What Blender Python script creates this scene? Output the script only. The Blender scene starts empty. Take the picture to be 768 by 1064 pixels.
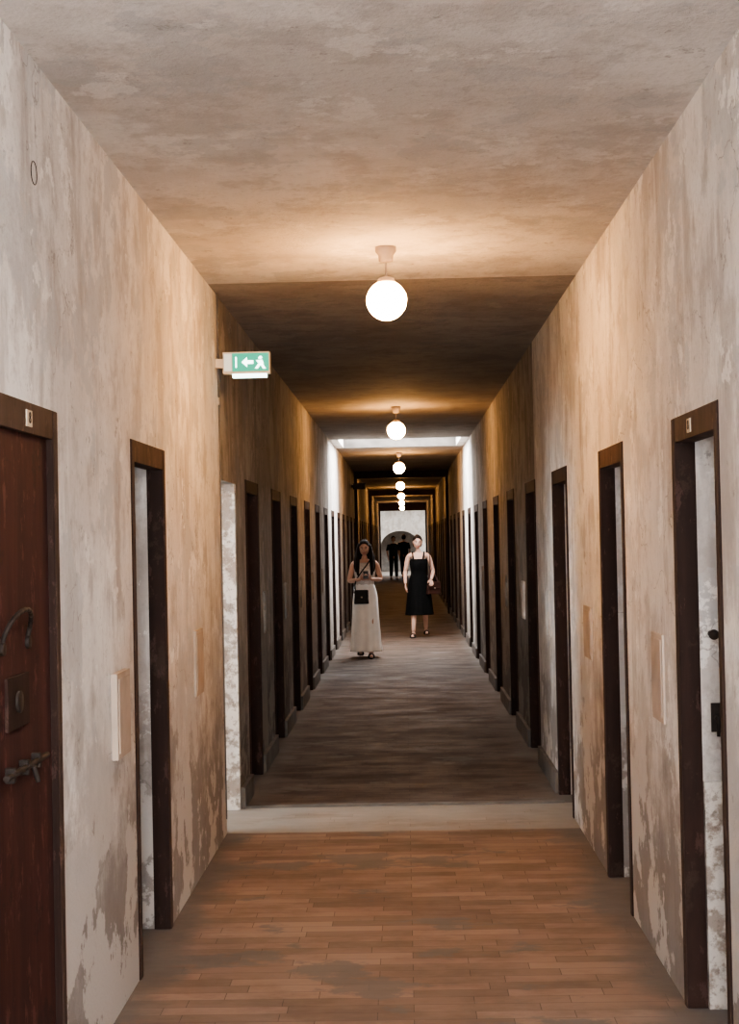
import bpy, bmesh, math, random
from mathutils import Vector, Matrix
random.seed(4)
scene = bpy.context.scene
COL = scene.collection

# ------------------------------------------------------------------ constants
XL, XR, ZC = -1.03, 0.95, 3.03
CXM = (XL+XR)/2
WT = 0.42            # wall thickness
YB, YE = -3.0, 62.0
XO = 3.4             # outer walls of the cells
EYE = 1.65

# ------------------------------------------------------------------ node helpers
def newmat(name):
    m = bpy.data.materials.new(name); m.use_nodes = True
    nt = m.node_tree
    b = nt.nodes['Principled BSDF']
    return m, nt, b
def N(nt, t, **kw):
    n = nt.nodes.new(t)
    for k, v in kw.items():
        if k in n.inputs: n.inputs[k].default_value = v
        else: setattr(n, k, v)
    return n
def rgba(c): return (c[0], c[1], c[2], 1)
def simple(name, col, rough=.6, metal=0, var=.15, scale=12, bump=0, spec=.5):
    m, nt, b = newmat(name)
    tc = N(nt, 'ShaderNodeNewGeometry')
    no = N(nt, 'ShaderNodeTexNoise'); no.inputs['Scale'].default_value = scale; no.inputs['Detail'].default_value = 5
    nt.links.new(tc.outputs['Position'], no.inputs['Vector'])
    r = N(nt, 'ShaderNodeValToRGB')
    r.color_ramp.elements[0].color = rgba([c*(1-var) for c in col]); r.color_ramp.elements[0].position = .3
    r.color_ramp.elements[1].color = rgba([min(1, c*(1+var)) for c in col]); r.color_ramp.elements[1].position = .7
    nt.links.new(no.outputs['Fac'], r.inputs['Fac']); nt.links.new(r.outputs['Color'], b.inputs['Base Color'])
    b.inputs['Roughness'].default_value = rough; b.inputs['Metallic'].default_value = metal
    b.inputs['Specular IOR Level'].default_value = spec
    if bump:
        bp = N(nt, 'ShaderNodeBump'); bp.inputs['Strength'].default_value = bump; bp.inputs['Distance'].default_value = .01
        nt.links.new(no.outputs['Fac'], bp.inputs['Height']); nt.links.new(bp.outputs['Normal'], b.inputs['Normal'])
    return m
def emis(name, col, s, sample=True):
    m, nt, b = newmat(name)
    b.inputs['Base Color'].default_value = rgba([c*.6 for c in col])
    b.inputs['Emission Color'].default_value = rgba(col); b.inputs['Emission Strength'].default_value = s
    if not sample: m.cycles.emission_sampling = 'NONE'
    return m
def noise(nt, vec, scale, detail=6, rough=.55, sc=(1, 1, 1), off=(0, 0, 0), dist=0):
    mp = N(nt, 'ShaderNodeMapping'); mp.inputs['Scale'].default_value = sc; mp.inputs['Location'].default_value = off
    nt.links.new(vec, mp.inputs['Vector'])
    no = N(nt, 'ShaderNodeTexNoise'); no.inputs['Scale'].default_value = scale; no.inputs['Detail'].default_value = detail
    no.inputs['Roughness'].default_value = rough; no.inputs['Distortion'].default_value = dist
    nt.links.new(mp.outputs['Vector'], no.inputs['Vector'])
    return no.outputs['Fac']
def ramp(nt, fac, p0, p1, v0=0, v1=1):
    mr = N(nt, 'ShaderNodeMapRange'); mr.inputs['From Min'].default_value = p0; mr.inputs['From Max'].default_value = p1
    mr.inputs['To Min'].default_value = v0; mr.inputs['To Max'].default_value = v1; mr.interpolation_type = 'SMOOTHSTEP'
    nt.links.new(fac, mr.inputs['Value']); return mr.outputs['Result']
def mix(nt, fac, a, b):
    mx = N(nt, 'ShaderNodeMix'); mx.data_type = 'RGBA'
    if isinstance(fac, float): mx.inputs[0].default_value = fac
    else: nt.links.new(fac, mx.inputs[0])
    for i, v in ((6, a), (7, b)):
        if isinstance(v, (tuple, list)): mx.inputs[i].default_value = rgba(v)
        else: nt.links.new(v, mx.inputs[i])
    return mx.outputs[2]
def mul(nt, a, b, op='MULTIPLY'):
    mm = N(nt, 'ShaderNodeMath'); mm.operation = op
    for i, v in ((0, a), (1, b)):
        if isinstance(v, (int, float)): mm.inputs[i].default_value = v
        else: nt.links.new(v, mm.inputs[i])
    return mm.outputs[0]

def plaster(name, light, mid, dark, streak=True, lowdirt=True, seed=0., amt=1., gray=None, cracks=.55):
    m, nt, b = newmat(name)
    gray = gray or [sum(mid)/3*.82]*3
    g = N(nt, 'ShaderNodeNewGeometry'); P = g.outputs['Position']
    sep = N(nt, 'ShaderNodeSeparateXYZ'); nt.links.new(P, sep.inputs[0])
    o = (seed, seed*1.7, seed*.6)
    big = noise(nt, P, 1.2, 8, .6, off=o)
    c = mix(nt, ramp(nt, big, .38, .60), light, mid)
    nb = noise(nt, P, 4.2, 9, .7, off=(seed+2, 7, 3), sc=(1, 1, .7))
    c = mix(nt, ramp(nt, nb, .47, .62, 0, .65*amt), c, dark)
    if streak:
        st = noise(nt, P, 4.0, 6, .65, sc=(1, 1, .22), off=o)
        c = mix(nt, ramp(nt, st, .50, .63, 0, .6*amt), c, dark)
        st2 = noise(nt, P, 13, 4, .65, sc=(1, 1, .12), off=o)
        c = mix(nt, ramp(nt, st2, .52, .70, 0, .45*amt), c, [x*1.03 for x in light])
    pl = noise(nt, P, 2.2, 11, .66, off=(seed+3, 5, 1))
    c = mix(nt, ramp(nt, pl, .56, .58, 0, .6*amt), c, gray)
    pl2 = noise(nt, P, 3.0, 11, .7, off=(seed+9, 2, 7))
    c = mix(nt, ramp(nt, pl2, .58, .60, 0, .75*amt), c, [min(1, x*1.06) for x in light])
    sp = noise(nt, P, 9, 8, .78, off=(1, seed, 8))
    c = mix(nt, ramp(nt, sp, .60, .66, 0, .65*amt), c, [x*.55 for x in dark])
    fine = noise(nt, P, 45, 4, .7)
    c = mix(nt, ramp(nt, fine, .48, .8, 0, .45), c, dark)
    if cracks:
        wob = N(nt, 'ShaderNodeTexNoise'); wob.inputs['Scale'].default_value = 3; wob.inputs['Detail'].default_value = 5
        nt.links.new(P, wob.inputs['Vector'])
        va = N(nt, 'ShaderNodeVectorMath'); va.operation = 'MULTIPLY_ADD'; va.inputs[1].default_value = (.8, .8, .8)
        nt.links.new(wob.outputs['Color'], va.inputs[0]); nt.links.new(P, va.inputs[2])
        vo = N(nt, 'ShaderNodeTexVoronoi'); vo.feature = 'DISTANCE_TO_EDGE'; vo.inputs['Scale'].default_value = 1.1
        nt.links.new(va.outputs[0], vo.inputs['Vector'])
        ck = mul(nt, ramp(nt, vo.outputs['Distance'], .002, .006, 1, 0), ramp(nt, big, .48, .56))
        c = mix(nt, mul(nt, ck, cracks), c, [x*.5 for x in dark])
    if lowdirt:
        ln = noise(nt, P, 3.2, 9, .7, off=(2, seed, 0))
        z = mul(nt, sep.outputs['Z'], mul(nt, ln, 2.0), 'SUBTRACT')
        c = mix(nt, ramp(nt, z, -.65, .25, .85, 0), c, [x*.55 for x in dark])
        c = mix(nt, mul(nt, ramp(nt, z, -.5, .3, 1, 0), ramp(nt, pl, .50, .525)), c, [x*.8 for x in mid])
    nt.links.new(c, b.inputs['Base Color']); b.inputs['Roughness'].default_value = .85
    b.inputs['Specular IOR Level'].default_value = .25
    bp = N(nt, 'ShaderNodeBump'); bp.inputs['Strength'].default_value = .6; bp.inputs['Distance'].default_value = .014
    h = mul(nt, mul(nt, pl2, 1.0), mul(nt, fine, .5), 'ADD')
    nt.links.new(h, bp.inputs['Height']); nt.links.new(bp.outputs['Normal'], b.inputs['Normal'])
    return m

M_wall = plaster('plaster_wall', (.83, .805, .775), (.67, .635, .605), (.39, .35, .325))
M_wallfar = plaster('plaster_wall_sooty', (.36, .33, .30), (.265, .24, .215), (.155, .135, .118), seed=11)  # darker copy of the wall plaster: light falloff painted into the colour
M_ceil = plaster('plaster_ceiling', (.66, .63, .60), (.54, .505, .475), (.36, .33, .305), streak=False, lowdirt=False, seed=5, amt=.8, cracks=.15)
M_ceilfar = plaster('plaster_ceiling_sooty', (.36, .325, .295), (.285, .255, .23), (.19, .165, .15), streak=False, lowdirt=False, seed=7, amt=.7, cracks=0)  # darker copy of the ceiling plaster: shade past the first lamp painted in
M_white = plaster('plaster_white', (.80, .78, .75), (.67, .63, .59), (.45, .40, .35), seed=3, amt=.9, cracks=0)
def rubble():
    m, nt, b = newmat('chipped_masonry')
    g = N(nt, 'ShaderNodeNewGeometry'); P = g.outputs['Position']
    n = noise(nt, P, 9, 8, .7); n2 = noise(nt, P, 26, 5, .7)
    c = mix(nt, ramp(nt, n, .46, .56), (.66, .63, .59), (.34, .295, .26))
    c = mix(nt, ramp(nt, n2, .53, .62, 0, .6), c, (.18, .145, .12))
    nt.links.new(c, b.inputs['Base Color']); b.inputs['Roughness'].default_value = .9
    bp = N(nt, 'ShaderNodeBump'); bp.inputs['Strength'].default_value = .9; bp.inputs['Distance'].default_value = .02
    nt.links.new(n, bp.inputs['Height']); bp.invert = True; nt.links.new(bp.outputs['Normal'], b.inputs['Normal'])
    return m
M_rubble = rubble()

def boards(name, c1, c2, cm, gray, gthr, rough=.45, edge=.5, grain=.3, blotch=.4):
    m, nt, b = newmat(name)
    g = N(nt, 'ShaderNodeNewGeometry'); P = g.outputs['Position']
    sep = N(nt, 'ShaderNodeSeparateXYZ'); nt.links.new(P, sep.inputs[0])
    br = N(nt, 'ShaderNodeTexBrick'); nt.links.new(P, br.inputs['Vector'])
    br.inputs['Scale'].default_value = 1; br.inputs['Brick Width'].default_value = .34; br.inputs['Row Height'].default_value = .082
    br.inputs['Mortar Size'].default_value = .0016; br.inputs['Mortar Smooth'].default_value = .4; br.inputs['Bias'].default_value = -.05
    br.offset = .37; br.offset_frequency = 2; br.squash = 1.3; br.squash_frequency = 3
    br.inputs['Color1'].default_value = rgba(c1); br.inputs['Color2'].default_value = rgba(c2); br.inputs['Mortar'].default_value = rgba(cm)
    n1 = noise(nt, P, 2.2, 8, .7, sc=(.8, 1.4, 1))
    c = mix(nt, ramp(nt, n1, .42, .66, 0, blotch), br.outputs['Color'], [x*.42 for x in c1])
    gr = noise(nt, P, 22, 3, .6, sc=(.3, 1.5, 1))
    c = mix(nt, ramp(nt, gr, .45, .75, 0, grain), c, [min(1, x*1.5) for x in c2])
    n2 = noise(nt, P, 1.5, 9, .65, off=(4, 1, 0), sc=(1, 1.5, 1))
    c = mix(nt, ramp(nt, n2, gthr, gthr+.05, 0, .8), c, gray)
    ax = mul(nt, sep.outputs['X'], -CXM, 'ADD')
    ab = N(nt, 'ShaderNodeMath'); ab.operation = 'ABSOLUTE'; nt.links.new(ax, ab.inputs[0])
    e = mul(nt, ab.outputs[0], mul(nt, n2, edge), 'ADD')
    c = mix(nt, ramp(nt, e, .97+edge*.14, 1.0+edge*.48, 0, .95), c, [x*.9 for x in gray])
    nt.links.new(c, b.inputs['Base Color'])
    nt.links.new(ramp(nt, n1, .3, .7, rough-.06, rough+.18), b.inputs['Roughness'])
    b.inputs['Specular IOR Level'].default_value = .3
    bp = N(nt, 'ShaderNodeBump'); bp.inputs['Strength'].default_value = .3; bp.inputs['Distance'].default_value = .004
    nt.links.new(br.outputs['Fac'], bp.inputs['Height']); bp.invert = True
    nt.links.new(bp.outputs['Normal'], b.inputs['Normal'])
    return m
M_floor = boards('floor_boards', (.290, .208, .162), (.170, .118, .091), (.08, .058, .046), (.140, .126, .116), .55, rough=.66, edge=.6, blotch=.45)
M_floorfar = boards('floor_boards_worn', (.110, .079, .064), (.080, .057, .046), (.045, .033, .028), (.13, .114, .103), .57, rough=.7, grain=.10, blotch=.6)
M_thresh = boards('floor_boards_threshold', (.30, .26, .23), (.23, .20, .175), (.15, .125, .105), (.26, .235, .21), .45, rough=.6)

def wood(name, a, b_, c_):
    m, nt, b = newmat(name)
    g = N(nt, 'ShaderNodeNewGeometry'); P = g.outputs['Position']
    n = noise(nt, P, 9, 6, .65, sc=(1, 1, .12), dist=.3)
    c = mix(nt, ramp(nt, n, .35, .65), a, b_)
    n2 = noise(nt, P, 5, 9, .75)
    c = mix(nt, ramp(nt, n2, .56, .62, 0, .6), c, c_)
    n3 = noise(nt, P, 17, 7, .78, sc=(1, 1, .35), off=(4, 4, 4))
    c = mix(nt, ramp(nt, n3, .57, .61, 0, .5), c, [x*2.4+.015 for x in b_])
    nt.links.new(c, b.inputs['Base Color']); b.inputs['Roughness'].default_value = .75
    b.inputs['Specular IOR Level'].default_value = .2
    bp = N(nt, 'ShaderNodeBump'); bp.inputs['Strength'].default_value = .3; bp.inputs['Distance'].default_value = .005
    nt.links.new(n, bp.inputs['Height']); nt.links.new(bp.outputs['Normal'], b.inputs['Normal'])
    return m
M_frame = wood('door_frame_wood', (.018, .009, .007), (.029, .014, .011), (.042, .028, .021))
M_frameedge = wood('door_casing_wood', (.042, .025, .019), (.068, .043, .034), (.030, .017, .013))
M_leaf = wood('door_leaf_paint', (.038, .014, .012), (.058, .020, .017), (.022, .012, .010))
M_iron = simple('black_iron', (.024, .017, .014), .7, .4, .4, 40)
M_plate = simple('plate_beige', (.42, .34, .275), .6, 0, .2, 6, .3)
M_enamel = simple('white_enamel', (.55, .47, .36), .5, 0, .05)
M_grayp = simple('skirting_gray', (.11, .098, .088), .8, 0, .3, 7, .3)

# ------------------------------------------------------------------ mesh helper
class MB:
    def __init__(s, name): s.bm = bmesh.new(); s.mats = []; s.name = name
    def mi(s, m):
        if m not in s.mats: s.mats.append(m)
        return s.mats.index(m)
    def box(s, x0, x1, y0, y1, z0, z1, m):
        v = [s.bm.verts.new((x, y, z)) for x in (x0, x1) for y in (y0, y1) for z in (z0, z1)]
        i = s.mi(m)
        for f in ((0,1,3,2),(4,6,7,5),(0,4,5,1),(2,3,7,6),(0,2,6,4),(1,5,7,3)):
            s.bm.faces.new([v[k] for k in f]).material_index = i
        return v
    def prim(s, fn, mat4, m, smooth=True, **kw):
        r = fn(s.bm, matrix=mat4, **kw); i = s.mi(m)
        fs = set()
        for v in r['verts']:
            for f in v.link_faces: fs.add(f)
        for f in fs: f.material_index = i; f.smooth = smooth
        return r['verts']
    def cyl(s, p0, p1, r0, r1, m, seg=20, smooth=True):
        p0 = Vector(p0); p1 = Vector(p1); d = p1-p0
        q = d.to_track_quat('Z', 'Y').to_matrix().to_4x4()
        M = Matrix.Translation((p0+p1)/2) @ q
        return s.prim(bmesh.ops.create_cone, M, m, smooth, cap_ends=True, segments=seg, radius1=r0, radius2=r1, depth=d.length)
    def sph(s, c, r, m, seg=24, rot=None):
        if not hasattr(r, '__len__'): r = (r, r, r)
        M = Matrix.Translation(c) @ (rot or Matrix()) @ Matrix.Diagonal((r[0], r[1], r[2], 1))
        return s.prim(bmesh.ops.create_uvsphere, M, m, True, u_segments=seg, v_segments=seg//2+2, radius=1)
    def poly(s, pts, m):
        f = s.bm.faces.new([s.bm.verts.new(p) for p in pts]); f.material_index = s.mi(m); return f
    def tube(s, pts, r, m, seg=10):
        for a, b in zip(pts[:-1], pts[1:]):
            s.cyl(a, b, r, r, m, seg)
        for p in pts: s.sph(p, r, m, 10)
    def lathe(s, prof, c, m, seg=36):
        rings = []
        for r, z in prof:
            rings.append([s.bm.verts.new((c[0]+r*math.cos(2*math.pi*k/seg), c[1]+r*math.sin(2*math.pi*k/seg), c[2]+z)) for k in range(seg)])
        i = s.mi(m)
        for a, b in zip(rings[:-1], rings[1:]):
            for k in range(seg):
                f = s.bm.faces.new((a[k], a[(k+1) % seg], b[(k+1) % seg], b[k])); f.material_index = i; f.smooth = True
    def done(s, parent=None, bevel=0, fix=True):
        if fix: bmesh.ops.recalc_face_normals(s.bm, faces=s.bm.faces[:])
        me = bpy.data.meshes.new(s.name); s.bm.to_mesh(me); s.bm.free()
        for m in s.mats: me.materials.append(m)
        o = bpy.data.objects.new(s.name, me); COL.objects.link(o)
        if parent: o.parent = parent
        if bevel:
            b = o.modifiers.new('bevel', 'BEVEL'); b.width = bevel; b.segments = 2; b.limit_method = 'ANGLE'
        return o
def empty(name, loc=(0, 0, 0), rotz=0):
    e = bpy.data.objects.new(name, None); e.location = loc; e.rotation_euler = (0, 0, rotz); e.empty_display_size = .1
    COL.objects.link(e); return e

# ------------------------------------------------------------------ openings
DT = 2.04
left = [(-.35, .43, 'door'), (1.63, 2.41, 'door'), (3.60, 4.38, 'closed'), (5.58, 6.36, 'door'), (8.35, 9.08, 'bare')]
y = 9.62
while y < 58:
    left.append((y, y+.82, 'door')); y += 1.90
right = [(.33, 1.07, 'door'), (2.40, 3.14, 'door'), (4.46, 5.22, 'door'), (6.40, 7.18, 'door')]
y = 8.60
while y < 58:
    right.append((y, y+.84, 'door')); y += 2.07

SKY = (20.9, 22.9)
def wall(name, side, ops, msplit):
    xi = XL if side < 0 else XR
    xo = xi + side*WT
    a, b = min(xi, xo), max(xi, xo)
    mb = MB(name)
    def seg(y0, y1, z0, z1):
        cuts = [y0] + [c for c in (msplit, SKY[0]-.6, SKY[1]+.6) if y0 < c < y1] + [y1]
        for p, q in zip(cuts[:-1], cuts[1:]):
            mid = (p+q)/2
            m = M_wall if mid < msplit else (M_white if SKY[0]-.6 < mid < SKY[1]+.6 else M_wallfar)  # far walls use the shade-darkened copy; daylit band painted white
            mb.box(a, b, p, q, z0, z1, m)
    cur = YB
    for (p, q, k) in ops:
        i = .045 if k != 'bare' else 0
        seg(cur, p+i, 0, ZC)
        seg(p+i, q-i, DT-.05, ZC)
        cur = q-i
    seg(cur, YE, 0, ZC)
    return mb.done()
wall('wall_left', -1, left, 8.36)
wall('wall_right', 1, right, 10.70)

for side, ops, nm in ((-1, left, 'left'), (1, right, 'right')):
    mb = MB('wall_cells_'+nm)
    xw = (XL if side < 0 else XR) + side*WT
    xe = side*XO
    for i, (p, q, k) in enumerate(ops[:-1]):
        c = (q + ops[i+1][0])/2
        mb.box(min(xw, xe), max(xw, xe), c-.06, c+.06, 0, ZC, M_white)
    x0, x1 = (xe, xe+side*.3) if side > 0 else (xe+side*.3, xe)
    cur = YB
    for (p, q, k) in ops:
        c = (p+q)/2
        w0, w1, z0, z1 = c-.3, c+.3, 1.7, 2.4
        mb.box(x0, x1, cur, w0, 0, ZC, M_white)
        mb.box(x0, x1, w0, w1, 0, z0, M_white); mb.box(x0, x1, w0, w1, z1, ZC, M_white)
        cur = w1
    mb.box(x0, x1, cur, YE, 0, ZC, M_white)
    mb.done()
    M_pane = bpy.data.materials.get('window_daylight') or emis('window_daylight', (.85, .93, 1), 12, False)
    wn = 0
    for (p, q, k) in ops:
        c = (p+q)/2; wn += 1
        wb = MB('window_%s_%d' % (nm, wn))
        xx = xe+side*.15
        wb.box(xx-.005, xx+.005, c-.28, c+.28, 1.72, 2.38, M_pane)
        for (a0, a1, b0, b1) in ((-.3, -.26, 1.7, 2.4), (.26, .3, 1.7, 2.4), (-.3, .3, 1.7, 1.74), (-.3, .3, 2.36, 2.4), (-.015, .015, 1.7, 2.4)):
            wb.box(xx-.03, xx+.03, c+a0, c+a1, b0, b1, M_enamel)
        wb.done()

# floor
mb = MB('floor')
def fl(y0, y1, m): mb.box(-XO-.3, XO+.3, y0, y1, -.12, 0, m)
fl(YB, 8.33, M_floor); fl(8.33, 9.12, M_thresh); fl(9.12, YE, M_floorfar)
mb.done()
mb = MB('trim_threshold'); mb.box(XL+.002, XR-.002, 9.10, 9.16, 0, .012, M_grayp); mb.done()

# ceiling (with an opening for the added skylight)
mb = MB('ceiling')
def cl(x0, x1, y0, y1, m): mb.box(x0, x1, y0, y1, ZC, ZC+.15, m)
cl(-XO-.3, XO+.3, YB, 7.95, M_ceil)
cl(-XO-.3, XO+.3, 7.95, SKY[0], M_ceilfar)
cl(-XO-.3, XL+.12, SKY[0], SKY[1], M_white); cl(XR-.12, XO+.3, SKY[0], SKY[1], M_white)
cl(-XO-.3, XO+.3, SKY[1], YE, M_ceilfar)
mb.done()
mb = MB('window_skylight')  # added skylight, put in to brighten the walls along this stretch
for (x0, x1, y0, y1) in ((XL+.02, XL+.12, SKY[0]-.1, SKY[1]+.1), (XR-.12, XR-.02, SKY[0]-.1, SKY[1]+.1),
                         (XL+.02, XR-.02, SKY[0]-.1, SKY[0]), (XL+.02, XR-.02, SKY[1], SKY[1]+.1)):
    mb.box(x0, x1, y0, y1, ZC+.15, ZC+.22, M_grayp)
mb.box(XL+.12, XR-.12, SKY[1]-.02, SKY[1], ZC, ZC+.22, M_grayp)
mb.box(XL+.12, XR-.12, SKY[0], SKY[0]+.02, ZC, ZC+.22, M_grayp)
mb.box(XL+.02, XR-.02, SKY[0]-.1, SKY[1]+.1, ZC+.22, ZC+.24, emis('skylight_glass', (.93, .96, 1), 5))
mb.done()
# wall behind the photographer, with an added window for frontal fill
mb = MB('wall_back')
mb.box(-XO-.3, -.75, YB-.2, YB, 0, ZC, M_wall); mb.box(.67, XO+.3, YB-.2, YB, 0, ZC, M_wall)
mb.box(-.75, .67, YB-.2, YB, 0, .9, M_wall); mb.box(-.75, .67, YB-.2, YB, 2.7, ZC, M_wall)
mb.done()
mb = MB('window_back')  # added unseen window, lights the near section from behind
mb.box(-.75, .67, YB-.16, YB-.15, .9, 2.7, emis('window_glass_daylight', (.95, .96, 1), 4, False))
for (x0, x1, z0, z1) in ((-.75, -.69, .9, 2.7), (.61, .67, .9, 2.7), (-.75, .67, .9, .96), (-.75, .67, 2.64, 2.7), (-.06, -.02, .9, 2.7)):
    mb.box(x0, x1, YB-.2, YB-.10, z0, z1, M_enamel)
mb.done()

k = 0
for yb, dz, dx in ((31.2, .15, .06), (44.5, .15, .06), (61.7, .32, .06)):
    k += 1
    mb = MB('trim_%d' % k)
    mb.box(XL, XL+dx, yb, yb+.3, 0, ZC, M_frame); mb.box(XR-dx, XR, yb, yb+.3, 0, ZC, M_frame)
    mb.box(XL+dx, XR-dx, yb, yb+.3, ZC-dz, ZC, M_frame)
    mb.done()

# far end room
mb = MB('wall_far')
Y2 = 70
mb.box(-4, 4, Y2, Y2+.2, 1.9, 3.6, M_white); mb.box(-4, -1.1, Y2, Y2+.2, 0, 1.9, M_white); mb.box(.7, 4, Y2, Y2+.2, 0, 1.9, M_white)
seg = 16
for i in range(seg):
    a0 = math.pi*i/seg; a1 = math.pi*(i+1)/seg
    xA, zA = -.2+.9*math.cos(a0), 1.2+.7*math.sin(a0); xB, zB = -.2+.9*math.cos(a1), 1.2+.7*math.sin(a1)
    mb.poly([(xA, Y2-.001, zA), (xA, Y2-.001, 1.95), (xB, Y2-.001, 1.95), (xB, Y2-.001, zB)], M_white)
mb.box(-4, 4, Y2+2, Y2+2.1, 0, 3.6, M_ceil)
mb.box(-4, -3.8, YE, Y2+2, 0, 3.6, M_white); mb.box(3.8, 4, YE, Y2+2, 0, 3.6, M_white)
mb.box(-4, 4, YE, Y2+2, -.12, 0, M_thresh); mb.box(-4, 4, YE, Y2+2, 3.6, 3.7, M_white)
mb.box(-4, XL-WT, YE-.1, YE, 0, 3.6, M_white); mb.box(XR+WT, 4, YE-.1, YE, 0, 3.6, M_white); mb.box(XL-WT, XR+WT, YE-.1, YE, ZC, 3.6, M_white)
mb.done()

for side, ops, nm in ((-1, left, 'left'), (1, right, 'right')):
    mb = MB('baseboard_'+nm); xi = XL if side < 0 else XR
    for (a, b) in zip(ops[:-1], ops[1:]):
        if a[1] < 8.3: continue
        x0, x1 = sorted((xi, xi-side*.025))
        mb.box(x0, x1, a[1]+.01, b[0]-.01, 0, .13, M_grayp)
    mb.done()

# ------------------------------------------------------------------ doors
def door(n, side, y0, y1, kind, num=None):
    xi = XL if side < 0 else XR
    s = side
    mb = MB('door_%d' % n)
    def bx(d0, d1, a, b, z0, z1, m):
        p, q = sorted((xi+s*d0, xi+s*d1)); mb.box(p, q, a, b, z0, z1, m)
    cw = .055; ld = .066 if y0 < 9 else .09
    bx(-.004, ld, y0, y0+cw, 0, DT, M_frame); bx(-.004, ld, y1-cw, y1, 0, DT, M_frame)
    bx(-.004, ld, y0+cw, y1-cw, DT-.085, DT, M_frameedge if y0 < 8 else M_frame)
    bx(-.007, -.004, y0+.004, y0+cw-.006, 0, DT-.002, M_frameedge if y0 < 8 else M_frame)
    bx(-.007, -.004, y1-cw+.006, y1-.004, 0, DT-.002, M_frameedge if y0 < 8 else M_frame)
    if kind == 'closed':
        a, b = y0+cw, y1-cw
        bx(.015, .06, a, b, .01, DT-.085, M_leaf)
        hy = 3.93
        pts = []
        for t in range(13):
            u = math.pi*t/12
            pts.append((xi+s*(.012-.030*math.sin(u)), hy-.13*math.cos(u), 1.39+.085*math.sin(u)**.8 if 0 < t < 12 else 1.39))
        mb.tube(pts, .007, M_iron)
        for yy in (hy-.13, hy+.13): mb.cyl((xi+s*.016, yy, 1.38), (xi+s*.004, yy, 1.38), .018, .018, M_iron)
        bx(.006, .016, hy-.10, hy+.12, 1.16, 1.30, M_frame)
        mb.cyl((xi+s*.01, hy, 1.23), (xi-s*.002, hy, 1.23), .03, .03, M_iron)
        mb.cyl((xi-s*.002, hy-.16, 1.05), (xi-s*.002, b-.12, 1.05), .009, .009, M_iron)
        for yy in (hy-.10, hy+.04, hy+.17): bx(-.010, .016, yy-.010, yy+.010, 1.03, 1.07, M_iron)
        mb.cyl((xi-s*.004, hy+.1, 1.05), (xi-s*.020, hy+.1, 1.0), .007, .007, M_iron)
    else:
        d0 = WT+.02
        bx(d0, d0+.62, y0-.02, y0+.03, .015, DT-.1, M_leaf)
        bx(d0+.02, d0+.6, y0+.03, y0+.038, .9, 1.1, M_iron)
    yc = (y0+y1)/2+.06
    if num:
        bx(-.007, -.003, yc-.03, yc+.03, DT-.068, DT-.022, M_enamel)
    o = mb.done(bevel=.003)
    if num:
        cu = bpy.data.curves.new('number', 'FONT'); cu.body = num; cu.size = .045; cu.align_x = 'CENTER'; cu.align_y = 'CENTER'; cu.extrude = .0008
        t = bpy.data.objects.new('number', cu); COL.objects.link(t)
        t.data.materials.append(M_iron); t.parent = o
        t.location = (xi-s*.0085, yc, DT-.045); t.rotation_euler = (math.pi/2, 0, -s*math.pi/2)
    return o
n = 0
for side, ops in ((-1, left), (1, right)):
    for i, (p, q, k) in enumerate(ops):
        if k == 'bare': continue
        n += 1
        door(n, side, p, q, k, num='8' if 3 < p < 5 else None)

mb = MB('trim_doorway_masonry')
mb.box(XL-WT, XL-.004, 9.05, 9.078, 0, DT-.05, M_rubble)
mb.box(XL-WT, XL-.004, 8.352, 8.38, 0, DT-.05, M_rubble)
mb.box(XR+.068, XR+WT, 5.150, 5.178, 0, .78, M_rubble)
mb.done()

mb = MB('knob')
mb.cyl((XR+.105, 5.178, 1.29), (XR+.105, 5.13, 1.29), .010, .010, M_iron); mb.sph((XR+.105, 5.115, 1.29), .018, M_iron)
mb.done()
mb = MB('latch')
mb.box(XR+.10, XR+.135, 5.165, 5.178, .95, 1.05, M_iron); mb.cyl((XR+.115, 5.165, 1.0), (XR+.115, 5.12, 1.0), .008, .008, M_iron)
mb.cyl((XR+.115, 5.125, 1.0), (XR+.115, 5.125, .94), .008, .006, M_iron)
mb.done()

def wplate(side, yc, w, zc, h, pr, m=M_plate):
    xi = XL if side < 0 else XR
    mb = MB('wall_plate'); x0, x1 = sorted((xi+side*.01, xi-side*pr))
    mb.box(x0, x1, yc-w/2, yc+w/2, zc-h/2, zc+h/2, m)
    x0, x1 = sorted((xi-side*pr, xi-side*(pr+.004)))
    mb.box(x0, x1, yc-w/2+.02, yc+w/2-.02, zc-h/2+.02, zc+h/2-.02, m)
    mb.done(bevel=.003)
wplate(-1, 5.26, .24, 1.04, .30, .022); wplate(-1, 7.3, .26, 1.05, .32, .010)
wplate(1, 5.62, .24, 1.10, .33, .008); wplate(1, 7.75, .30, 1.13, .27, .008)
yy = 8.6+.84+.4
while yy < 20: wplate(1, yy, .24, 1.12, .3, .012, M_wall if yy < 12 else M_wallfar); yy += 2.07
yy = 9.62+.82+.4
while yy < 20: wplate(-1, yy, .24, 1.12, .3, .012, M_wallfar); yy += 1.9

def wring(side, y, z, r):
    xi = XL if side < 0 else XR
    mb = MB('wall_ring')
    pts = [(xi-side*.003, y+r*math.cos(a)*1.0, z+r*math.sin(a)) for a in [i*2*math.pi/20 for i in range(21)]]
    mb.tube(pts, .0014, M_iron, 6); mb.done()
wring(-1, 4.16, 2.70, .033)

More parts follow.
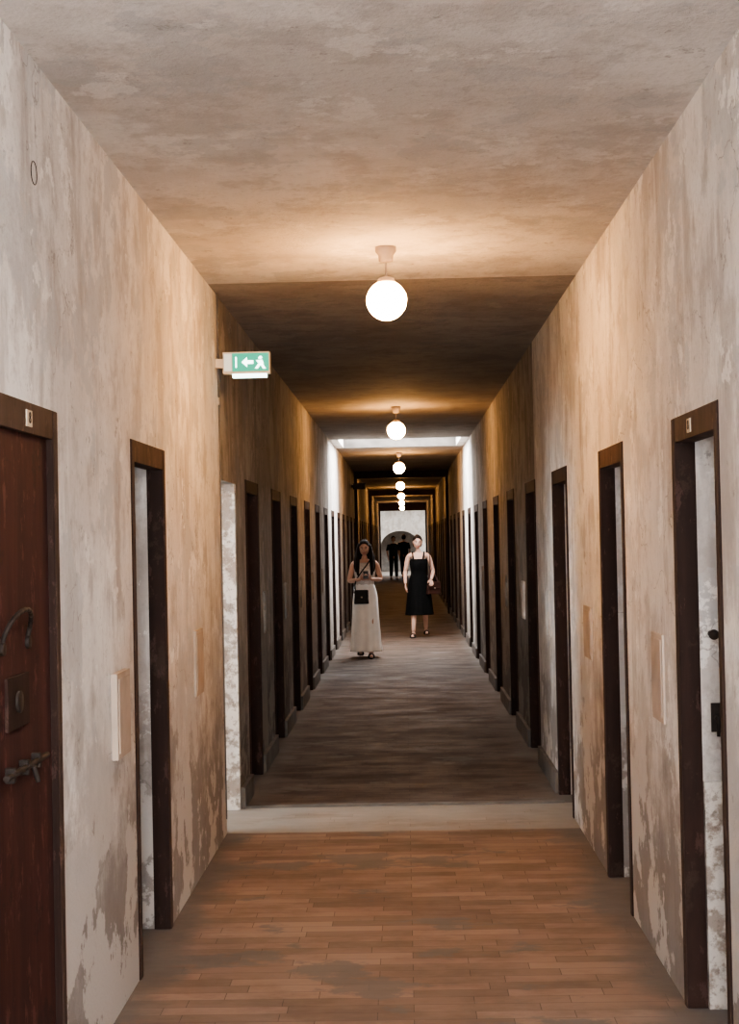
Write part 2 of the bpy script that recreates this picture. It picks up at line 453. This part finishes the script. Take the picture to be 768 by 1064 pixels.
# ------------------------------------------------------------------ lamps
def glassmat(name, col, s, up=.22):
    m, nt, b = newmat(name)
    g = N(nt, 'ShaderNodeNewGeometry'); sp = N(nt, 'ShaderNodeSeparateXYZ'); nt.links.new(g.outputs['Normal'], sp.inputs[0])
    f = ramp(nt, sp.outputs['Z'], .1, .8, s, s*up)
    b.inputs['Base Color'].default_value = (.9, .9, .88, 1); b.inputs['Emission Color'].default_value = rgba(col)
    nt.links.new(f, b.inputs['Emission Strength']); b.inputs['Roughness'].default_value = .25
    return m
M_globe = glassmat('opal_globe_warm', (1, .50, .165), 135)
M_lampmetal = simple('lamp_canopy', (.34, .28, .24), .45)
for i in range(-1, 7):
    yy = 7.05+8.7*i
    mb = MB('pendant_globe_lamp'); c = (CXM-.02, yy, ZC)
    mb.lathe([(0, 0), (.050, 0), (.050, -.022), (.036, -.040), (.034, -.068), (.012, -.075), (0, -.075)], c, M_lampmetal)
    mb.lathe([(.005, -.07), (.005, -.15)], c, M_lampmetal, 12)
    mb.lathe([(0, -.142), (.02, -.142), (.04, -.15), (.044, -.175), (.036, -.178)], c, M_lampmetal)
    mb.sph((c[0], c[1], ZC-.255), .096, M_globe, 20)
    mb.done()
M_tube = emis('fluorescent_tube', (.98, .98, 1), 150)  # glowing tubes of the added fill fixture
mb = MB('fluorescent_luminaire'); yy = 1.9; zt = ZC-.22  # added fixture out of view, neutral fill for the near walls
mb.box(CXM-.09, CXM+.09, yy-.65, yy+.65, zt-.05, zt, M_enamel)
for e in (-.4, .4): mb.cyl((CXM, yy+e, zt), (CXM, yy+e, ZC), .006, .006, M_enamel, 10)
for dx in (-.12, .12):
    mb.cyl((CXM+dx, yy-.6, zt-.03), (CXM+dx, yy+.6, zt-.03), .013, .013, M_tube, 10)
    for e in (-.62, .62): mb.box(CXM+min(dx, 0)-.02, CXM+max(dx, 0)+.02, yy+e-.02, yy+e+.02, zt-.05, zt-.01, M_enamel)
mb.done()

# ------------------------------------------------------------------ exit signs
def exit_sign(y, x0, x1, z0, z1, lit=True):
    mb = MB('exit_sign')
    Mh = M_enamel if lit else M_iron
    G = bpy.data.materials.get('sign_green') or emis('sign_green', (.0, .16, .10), 2.2, False)
    W = bpy.data.materials.get('sign_white') or emis('sign_white', (.75, 1, .92), 3, False)
    C = bpy.data.materials.get('sign_cap') or emis('sign_cap', (.8, .85, .82), .3, False)
    mb.box(XL, x0, y-.02, y+.02, (z0+z1)/2-.025, (z0+z1)/2+.025, Mh)
    mb.box(x0, x1, y-.03, y+.03, z0, z1, Mh)
    if lit:
        yf = y-.0305
        capw = .048
        mb.box(x0+.006, x0+capw, yf-.004, yf, z0+.014, z1-.01, C)
        mb.box(x0+capw+.004, x1-.006, yf-.004, yf, z0+.012, z1-.008, G)
        mb.box(x0+.05, x1-.02, y-.025, y+.025, z0-.02, z0, W)
        w = x1-x0; ym = yf-.006
        def P(px, pz): return (x0+capw+.01+px*(w-capw-.02), ym, z0+.012+pz*(z1-z0-.02))
        mb.poly([P(.24, .5), P(.40, .78), P(.40, .60), P(.58, .60), P(.58, .40), P(.40, .40), P(.40, .22)], W)
        mb.poly([P(.72, .72), P(.76, .82), P(.82, .82), P(.84, .72), P(.80, .66), P(.75, .66)], W)
        mb.poly([P(.66, .60), P(.84, .62), P(.88, .40), P(.78, .32), P(.72, .44)], W)
        mb.poly([P(.78, .36), P(.86, .38), P(.94, .12), P(.86, .12)], W); mb.poly([P(.72, .40), P(.80, .36), P(.70, .12), P(.62, .14)], W)
        mb.poly([P(.06, .2), P(.10, .2), P(.10, .8), P(.06, .8)], W)
    mb.done(fix=False)
exit_sign(8.22, XL+.045, XL+.305, 2.57, 2.69)
exit_sign(29.5, XL+.03, XL+.28, 2.60, 2.72, lit=False)
mb = MB('cable_conduit')
mb.tube([(XL+.012, 8.24, ZC-.002), (XL+.012, 8.24, 2.45)], .006, M_grayp)
mb.tube([(XL+.012, 8.24, 2.4), (XL+.012, 8.24, .1)], .004, M_grayp)
mb.done()

# ------------------------------------------------------------------ people
M_skin = simple('skin', (.56, .345, .26), .5, 0, .06, 8, spec=.3)
M_hair = simple('hair_dark', (.016, .010, .008), .7, 0, .4, 60, spec=.12)
M_whitecloth = simple('cloth_white', (.88, .86, .83), .8, 0, .05, 10)
M_lace = simple('cloth_lace', (.62, .57, .53), .8, 0, .25, 60)
M_black = simple('cloth_black', (.005, .005, .005), .9, 0, .2, 20, spec=.06)
M_leatherb = simple('leather_black', (.008, .007, .006), .5, 0, .2, 20, spec=.2)
M_leatherbr = simple('leather_brown', (.035, .014, .010), .5, 0, .2, 20, spec=.2)
M_eye = simple('eye_white', (.8, .78, .75), .3, 0, .02)
M_lip = simple('lips', (.40, .13, .11), .4, 0, .05)
M_denim = simple('cloth_dark_blue', (.02, .023, .03), .8, 0, .2, 20, spec=.1)

def skinmesh(name, chains, mat, parent, sub=2):
    vs, es, rs, roots = [], [], [], []
    for V, E in chains:
        b = len(vs); roots.append(b)
        for co, r in V: vs.append(co); rs.append(r)
        es += [(a+b, c+b) for a, c in E]
    me = bpy.data.meshes.new(name); me.from_pydata([tuple(v) for v in vs], es, [])
    o = bpy.data.objects.new(name, me); COL.objects.link(o); me.materials.append(mat)
    sk = o.modifiers.new('skin', 'SKIN'); sk.use_smooth_shade = True; sk.branch_smoothing = .4
    sv = me.skin_vertices[0].data
    for i, r in enumerate(rs):
        sv[i].radius = r if hasattr(r, '__len__') else (r, r); sv[i].use_root = (i in roots)
    ss = o.modifiers.new('sub', 'SUBSURF'); ss.levels = sub; ss.render_levels = sub
    o.parent = parent
    return o
def chain(pts): return (pts, [(i, i+1) for i in range(len(pts)-1)])

def loft(name, rings, mat, parent, seg=40, folds=9, cap=False, solid=.004, ph=0):
    bm = bmesh.new(); R = []
    for (z, cx, cy, rx, ry, fa) in rings:
        r = []
        for k in range(seg):
            a = 2*math.pi*k/seg
            q = 1+fa*(math.sin(folds*a+ph)+.5*math.sin((folds*2-3)*a+1.3+ph))
            r.append(bm.verts.new((cx+rx*q*math.cos(a), cy+ry*q*math.sin(a), z)))
        R.append(r)
    for a, b in zip(R[:-1], R[1:]):
        for k in range(seg):
            bm.faces.new((a[k], a[(k+1) % seg], b[(k+1) % seg], b[k])).smooth = True
    if cap: bm.faces.new(R[0]); bm.faces.new(R[-1])
    bmesh.ops.recalc_face_normals(bm, faces=bm.faces[:])
    me = bpy.data.meshes.new(name); bm.to_mesh(me); bm.free(); me.materials.append(mat)
    o = bpy.data.objects.new(name, me); COL.objects.link(o); o.parent = parent
    if solid: s = o.modifiers.new('solid', 'SOLIDIFY'); s.thickness = solid
    s = o.modifiers.new('sub', 'SUBSURF'); s.levels = 1; s.render_levels = 1
    return o

def hand(name, w, f, nrm, thumb_side, parent, curl=.5, sc=1.0):
    w = Vector(w); f = Vector(f).normalized(); nrm = Vector(nrm); nrm = (nrm-f*nrm.dot(f)).normalized()
    s = f.cross(nrm).normalized()*thumb_side
    ch = []
    L = [.068, .075, .070, .054]
    for i in range(4):
        o = (1.5-i)*.0195
        kn = w+f*(.082-.004*abs(i-1))*sc+s*o*sc
        pts = [(w+s*o*.45*sc+f*.004, .0125*sc), (w+f*.045*sc+s*o*.8*sc, .0125*sc), (kn, .0105*sc)]
        a = 0; p = kn
        for j, fr in enumerate((.45, .32, .23)):
            a += curl*(.6+.35*j)
            d = f*math.cos(a)+nrm*math.sin(a)
            p = p+d*L[i]*fr*sc
            pts.append((p, (.0088, .0078, .0062)[j]*sc))
        ch.append(chain(pts))
    b = w+f*.022*sc+s*.018*sc
    d1 = (f*.6+s*.7+nrm*.25).normalized(); d2 = (f*.85+s*.25+nrm*.4).normalized()
    p1 = b+d1*.036*sc; p2 = p1+d2*.03*sc; p3 = p2+d2*.024*sc
    ch.append(chain([(b, .013*sc), (p1, .0115*sc), (p2, .0095*sc), (p3, .0075*sc)]))
    return skinmesh(name, ch, M_skin, parent, 1)

def head(parent, c, rot=(0, 0, 0), sc=1.0, hair='long'):
    e = bpy.data.objects.new('head', None); e.empty_display_size = .05; COL.objects.link(e)
    e.parent = parent; e.location = c; e.rotation_euler = rot; e.scale = (sc, sc, sc)
    def shape(x, y, z):
        X, Y, Z = x*.073, y*.092, z*.110
        if z < 0:
            t = -z; X *= 1-.34*t*t
            if y > 0: Y *= 1-.55*t
            else: Y *= 1-.06*t
        else: X *= 1+.05*z
        if y < 0:
            Y *= .95
            g = lambda u, m, s_: math.exp(-((u-m)/s_)**2)
            nz = max(0, min(1, (.18-z)/.40)) if z > -.24 else max(0, 1-(-.24-z)/.10)
            Y -= .021*g(x, 0, .13)*nz
            Y += .008*(g(x, .36, .17)+g(x, -.36, .17))*g(z, .06, .14)
            Y -= .004*g(z, .24, .10)*g(x, 0, .6)
            Y -= .006*g(x, 0, .28)*g(z, -.50, .10)
            Y -= .008*g(x, 0, .3)*g(z, -.86, .16)
        return (X, Y, Z)
    bm = bmesh.new(); bmesh.ops.create_uvsphere(bm, u_segments=56, v_segments=40, radius=1)
    for v in bm.verts: v.co = shape(*v.co)
    for f in bm.faces: f.smooth = True
    me = bpy.data.meshes.new('face'); bm.to_mesh(me); bm.free(); me.materials.append(M_skin)
    o = bpy.data.objects.new('face', me); COL.objects.link(o); o.parent = e
    mb = MB('face_features')
    for sx in (-1, 1):
        mb.sph((sx*.027, -.0735, .006), (.0125, .008, .0062), M_eye, 14)
        mb.sph((sx*.027, -.0800, .006), (.0056, .003, .0056), M_hair, 12)
        mb.sph((sx*.028, -.0810, .0135), (.0145, .003, .0022), M_hair, 12)
        mb.sph((sx*.029, -.0835, .027), (.017, .0035, .0032), M_hair, 12)
        mb.sph((sx*.074, .006, -.004), (.007, .016, .027), M_skin, 16)
        mb.sph((sx*.0075, -.1025, -.0275), (.0065, .007, .005), M_skin, 12)
    mb.sph((0, -.0905, -.052), (.021, .006, .0042), M_lip, 16); mb.sph((0, -.0900, -.0595), (.018, .0065, .005), M_lip, 16)
    mb.done(parent=e, fix=False)
    bm = bmesh.new(); bmesh.ops.create_uvsphere(bm, u_segments=48, v_segments=32, radius=1)
    dl = []
    for v in bm.verts:
        x, y, z = v.co
        line = .62-.5*abs(x)**1.5
        if (y < -.12 and z < line) or z < -.75 or (y < .1 and z < -.15): dl.append(v)
    bmesh.ops.delete(bm, geom=dl, context='VERTS')
    for v in bm.verts:
        x, y, z = v.co; k = 1.0+.012*math.sin(28*math.atan2(x, y+1e-6))
        v.co = (x*.084*k, y*.100*k+.004, z*.121*k+.002)
        if z < 0: v.co.y *= 1-.25*(-z)
    for f in bm.faces: f.smooth = True
    me = bpy.data.meshes.new('hair'); bm.to_mesh(me); bm.free(); me.materials.append(M_hair)
    o = bpy.data.objects.new('hair', me); COL.objects.link(o); o.parent = e
    s_ = o.modifiers.new('solid', 'SOLIDIFY'); s_.thickness = .012; s_.offset = -1
    if hair == 'bun':
        mb = MB('hair_bun'); mb.sph((0, .085, .085), (.04, .036, .036), M_hair, 20); mb.done(parent=e)
    return e

def feet(parent, ankles, yaw=(0, 0), strap=True):
    for (ax, ay, az), t in zip(ankles, yaw):
        d = Vector((math.sin(t), -math.cos(t), 0)); A = Vector((ax, ay, az))
        s = Vector((d.y, -d.x, 0))
        zf = max(.0, az-.085)
        G = Vector((ax, ay, zf))
        ch = [chain([(A+Vector((0, 0, .02)), .032), (G-d*.015+Vector((0, 0, .045)), .036), (G+d*.06+Vector((0, 0, .042)), .030), (G+d*.115+Vector((0, 0, .030)), .026), (G+d*.15+Vector((0, 0, .025)), .018)])]
        skinmesh('foot', ch, M_skin, parent, 2)
        mb = MB('sandal'); pts = []
        for k in range(24):
            a = 2*math.pi*k/24; u = math.cos(a); v = math.sin(a)
            w = .038 if u > 0 else .030
            pts.append(G+d*(.055+.125*u)+s*(w*v))
        lo = [mb.bm.verts.new((p.x, p.y, zf+.001)) for p in pts]; hi = [mb.bm.verts.new((p.x, p.y, zf+.016)) for p in pts]
        i = mb.mi(M_leatherb)
        mb.bm.faces.new(lo); mb.bm.faces.new(hi)
        for k in range(24): mb.bm.faces.new((lo[k], lo[(k+1) % 24], hi[(k+1) % 24], hi[k]))
        for dd, r, hz in ((.10, .034, .028), (.05, .037, .035)):
            arc = [G+d*dd+s*(r*math.cos(b))+Vector((0, 0, .014+(hz+.018)*math.sin(b))) for b in [math.pi*q/10 for q in range(11)]]
            mb.tube([tuple(p) for p in arc], .010, M_leatherb, 8)
        mb.done(parent=parent)

def bag(parent, c, w, h, d, mat, rotz=0):
    mb = MB('handbag')
    vs = mb.box(-w/2, w/2, -d/2, d/2, -h/2, h/2, mat)
    for v in vs:
        if v.co.z > 0: v.co.x *= .86; v.co.y *= .6
    vs = mb.box(-w*.47, w*.47, -d/2-.006, -d/2+.012, -h*.08, h*.5, mat)
    mb.sph((0, -d/2-.008, -h*.02), .012, M_plate, 12)
    o = mb.done(parent=parent, bevel=.014); o.location = c; o.rotation_euler = (0, 0, rotz); return o
def strap(parent, pts, r, mat):
    cu = bpy.data.curves.new('strap', 'CURVE'); cu.dimensions = '3D'; cu.bevel_depth = r; cu.bevel_resolution = 2
    sp = cu.splines.new('NURBS'); sp.points.add(len(pts)-1); sp.use_endpoint_u = True; sp.order_u = 3
    for p, q in zip(sp.points, pts): p.co = (*q, 1)
    cu.materials.append(mat); o = bpy.data.objects.new('strap', cu); COL.objects.link(o); o.parent = parent

def body(parent, H, elbows, wrists, knees, ankles, sway=0, shoulder=.158, mat=None):
    k = H/1.65
    V = [((0, 0, .90*k), .105), ((0, .005, 1.03*k), .088), ((0, 0, 1.18*k), .100), ((0, .012, 1.31*k), .075), ((0, .008, 1.375*k), .042), ((0, -.006, 1.45*k), .042),
         ((-.085*k, 0, .85*k), .085), (knees[0], .052), (ankles[0], .032), ((.085*k, 0, .85*k), .085), (knees[1], .052), (ankles[1], .032),
         ((-shoulder*.62, .008, 1.335*k), .052), ((-shoulder, .008, 1.315*k), .046), (elbows[0], .034), (wrists[0], .023),
         ((shoulder*.62, .008, 1.335*k), .052), ((shoulder, .008, 1.315*k), .046), (elbows[1], .034), (wrists[1], .023)]
    E = [(0, 1), (1, 2), (2, 3), (3, 4), (4, 5), (0, 6), (6, 7), (7, 8), (0, 9), (9, 10), (10, 11), (3, 12), (12, 13), (13, 14), (14, 15), (3, 16), (16, 17), (17, 18), (18, 19)]
    def sub(i, j, t, r, off):
        a = Vector(V[i][0]); b = Vector(V[j][0]); p = a.lerp(b, t)+Vector(off); V.append((tuple(p), r)); n_ = len(V)-1
        E.remove((i, j)); E.append((i, n_)); E.append((n_, j))
    sub(7, 8, .32, .050, (0, .012, 0)); sub(10, 11, .32, .050, (0, .012, 0))
    sub(14, 15, .25, .036, (0, 0, 0)); sub(18, 19, .25, .036, (0, 0, 0))
    sub(13, 14, .5, .040, (0, 0, 0)); sub(17, 18, .5, .040, (0, 0, 0))
    return skinmesh('body', [(V, E)], mat or M_skin, parent, 2)

# --- woman in white, looking at her phone
w = empty('woman', (-.55, 20.3, 0), 0.04)
ank = [(-.075, .16, .11), (.065, -.12, .085)]
body(w, 1.61, [(-.215, .03, 1.045), (.225, .03, 1.06)], [(-.055, -.20, 1.075), (.075, -.20, 1.075)], [(-.075, -.0, .47), (.07, -.10, .48)], ank, shoulder=.155)
feet(w, ank)
head(w, (0, -.02, 1.495), (math.radians(9), 0, math.radians(-4)), .98)
loft('top', [(1.30, 0, .008, .135, .072, 0), (1.27, 0, .0, .150, .098, 0), (1.19, 0, -.012, .150, .122, .004), (1.10, 0, -.004, .134, .108, .01), (1.02, 0, .003, .124, .102, .012), (.97, 0, .003, .128, .106, .015)], M_lace, w)
for sx in (-1, 1):
    strap(w, [(sx*.085, -.085, 1.27), (sx*.095, -.045, 1.355), (sx*.095, .03, 1.375), (sx*.085, .085, 1.28)], .012, M_lace)
loft('skirt', [(1.03, 0, .003, .118, .098, 0), (1.0, 0, .003, .124, .104, .005), (.90, 0, .006, .160, .130, .012), (.80, 0, .006, .172, .142, .02), (.60, 0, .01, .178, .165, .035), (.40, 0, .015, .188, .195, .05), (.20, 0, .02, .200, .215, .06), (.085, 0, .025, .212, .225, .07)], M_whitecloth, w, 72, 8)
hb = [(1.57, 0, .035, .070, .050, .02), (1.50, 0, .05, .088, .058, .02), (1.40, 0, .065, .105, .055, .03), (1.30, 0, .085, .120, .045, .04), (1.20, 0, .095, .115, .038, .05), (1.10, 0, .10, .085, .025, .06)]
loft('hair_back', hb, M_hair, w, 36, 11, cap=True, solid=0)
for sx in (-1, 1):
    skinmesh('hair_lock', [chain([((sx*.062, -.02, 1.56), .026), ((sx*.082, -.035, 1.49), .028), ((sx*.092, -.055, 1.40), .030), ((sx*.098, -.085, 1.30), .032), ((sx*.100, -.118, 1.20), .028), ((sx*.092, -.125, 1.12), .012)]),
                           chain([((sx*.075, .02, 1.53), .026), ((sx*.098, .0, 1.42), .030), ((sx*.122, -.03, 1.33), .028), ((sx*.128, -.07, 1.24), .024), ((sx*.12, -.09, 1.17), .010)])], M_hair, w, 1)
hand('hand', (-.055, -.20, 1.075), (.55, -.75, .22), (.6, .35, .7), 1, w, .55, .95)
hand('hand', (.075, -.20, 1.075), (-.55, -.75, .22), (-.6, .35, .7), -1, w, .55, .95)
mb = MB('mobile_phone'); mb.box(-.036, .036, -.004, .004, -.072, .072, M_iron); mb.box(-.033, .033, .004, .0045, -.068, .068, emis('phone_screen', (.7, .8, 1), .8, False))
o = mb.done(parent=w, bevel=.003); o.location = (.010, -.275, 1.135); o.rotation_euler = (math.radians(-48), 0, 0)
bag(w, (-.055, -.155, .835), .20, .19, .07, M_leatherb, .1)
strap(w, [(-.13, -.145, .90), (-.15, -.125, 1.02), (-.06, -.145, 1.16), (.04, -.115, 1.28), (.10, -.03, 1.375), (.10, .05, 1.36), (.0, .12, 1.2), (-.13, .09, 1.0), (-.165, -.02, .93), (-.15, -.12, .89)], .009, M_leatherb)

# --- woman in black dress
w2 = empty('woman', (.225, 24.2, 0), -0.05)
ank = [(-.10, -.12, .085), (.095, .14, .12)]
body(w2, 1.66, [(-.225, .035, 1.055), (.235, .05, 1.07)], [(-.215, -.13, .87), (.205, -.12, .93)], [(-.085, -.10, .49), (.09, -.02, .48)], ank, shoulder=.165)
feet(w2, ank, (-.1, .15))
head(w2, (-.01, -.02, 1.545), (math.radians(8), math.radians(3), math.radians(8)), .99, 'bun')
loft('dress', [(1.275, 0, .005, .128, .075, 0), (1.25, 0, -.006, .145, .105, 0), (1.19, 0, -.014, .148, .125, .004), (1.08, 0, 0, .128, .106, .01), (1.03, 0, .003, .126, .104, .01), (.93, 0, .006, .160, .130, .012), (.82, 0, .006, .180, .145, .02), (.62, 0, .006, .200, .165, .035), (.45, 0, .006, .215, .185, .05), (.36, 0, .006, .225, .195, .055)], M_black, w2, 72, 8)
for sx in (-1, 1):
    strap(w2, [(sx*.075, -.09, 1.25), (sx*.095, -.05, 1.37), (sx*.095, .03, 1.395), (sx*.08, .085, 1.28)], .012, M_black)
hand('hand', (-.215, -.13, .87), (.05, -.35, -.93), (.9, .1, 0), -1, w2, .35, .97)
hand('hand', (.205, -.12, .93), (.1, -.8, -.6), (-.5, .0, -.8), -1, w2, .5, .97)
bag(w2, (.24, -.10, .80), .24, .20, .08, M_leatherbr, .5)
strap(w2, [(.15, -.13, .88), (.19, -.09, 1.05), (.19, -.03, 1.28), (.17, .01, 1.385), (.185, .05, 1.28), (.24, .03, 1.05), (.32, -.06, .88)], .010, M_leatherbr)

def visitor(loc, H, rz, m1, m2):
    e = empty('visitor', loc, rz); k = H/1.65
    ank = [(-.09, .1, .09), (.09, -.08, .085)]
    body(e, H, [(-.24, .04, 1.07*k), (.24, .04, 1.07*k)], [(-.22, -.08, .84*k), (.22, -.08, .84*k)], [(-.09, -.02, .48*k), (.09, -.06, .48*k)], ank, shoulder=.18)
    feet(e, ank); head(e, (0, -.02, 1.535*k), (.1, 0, 0), 1.02)
    loft('shirt', [(1.37*k, 0, .01, .07, .06, 0), (1.345*k, 0, .01, .17, .085, 0), (1.28*k, 0, 0, .19, .115, 0), (1.1*k, 0, 0, .165, .12, .01), (.88*k, 0, 0, .175, .13, .02)], m1, e)
    for sx, a in ((-1, 0), (1, 1)):
        kx = -.02 if a == 0 else -.06; ay = .1 if a == 0 else -.08
        loft('trouser_leg', [(.93*k, sx*.08, 0, .095, .11, 0), (.8*k, sx*.088, 0, .09, .095, .01), (.48*k, sx*.09, kx, .072, .078, .01), (.12, sx*.09, ay, .06, .065, .02)], m2, e)
        loft('sleeve', [(1.345*k, sx*.17, .01, .055, .055, 0), (1.2*k, sx*.205, .02, .056, .056, .01), (1.1*k, sx*.235, .03, .052, .052, .01)], m1, e)
        hand('hand', (sx*.22, -.08, .84*k), (0, -.3, -.95), (-sx, .1, 0), sx, e, .35)
visitor((-.42, 56.5, 0), 1.66, .2, M_denim, M_black)
visitor((-.02, 58.5, 0), 1.72, 2.9, M_black, M_denim)

# ------------------------------------------------------------------ lights
def area(name, loc, rot, sx, sy, power, col):
    l = bpy.data.lights.new(name, 'AREA'); l.shape = 'RECTANGLE'; l.size = sx; l.size_y = sy; l.energy = power; l.color = col
    o = bpy.data.objects.new(name, l); COL.objects.link(o); o.location = loc; o.rotation_euler = rot; return o
area('skylight_daylight', (CXM, (SKY[0]+SKY[1])/2, ZC+.2), (0, 0, 0), 1.6, 1.9, 95, (1, .98, .97))  # light for the added skylight
area('side_room_daylight', (-3.2, 8.2, 1.9), (0, math.radians(-90), 0), 1.2, 1.0, 75, (1, .98, .96))
area('end_room_daylight', (0, 66, 3.5), (0, 0, 0), 5, 5, 260, (1, .98, .95))
area('entrance_daylight', (CXM, YB-.08, 1.8), (math.radians(90), 0, 0), 1.35, 1.7, 280, (1, .98, .97))  # frontal fill placed at the added back window
wd = bpy.data.worlds.new('world'); scene.world = wd; wd.use_nodes = True
wd.node_tree.nodes['Background'].inputs[0].default_value = (.6, .7, .8, 1); wd.node_tree.nodes['Background'].inputs[1].default_value = .3

# ------------------------------------------------------------------ camera
F = 1540.0
Yc = Vector((36, -25, -F)).normalized()
u = Vector((-.021, 1, 0)); Zc = (u - Yc*u.dot(Yc)).normalized()
Xc = Yc.cross(Zc)
R = Matrix((Xc, Yc, Zc))
cam = bpy.data.cameras.new('camera'); co = bpy.data.objects.new('camera', cam); COL.objects.link(co)
co.matrix_world = Matrix.Translation((0, 0, EYE)) @ R.to_4x4()
cam.sensor_fit = 'VERTICAL'; cam.sensor_height = 24; cam.lens = 24*F/1064
cam.clip_end = 200; cam.clip_start = .05
scene.camera = co
scene.view_settings.view_transform = 'AgX'
scene.view_settings.look = 'AgX - Medium High Contrast'
scene.view_settings.exposure = 0.72
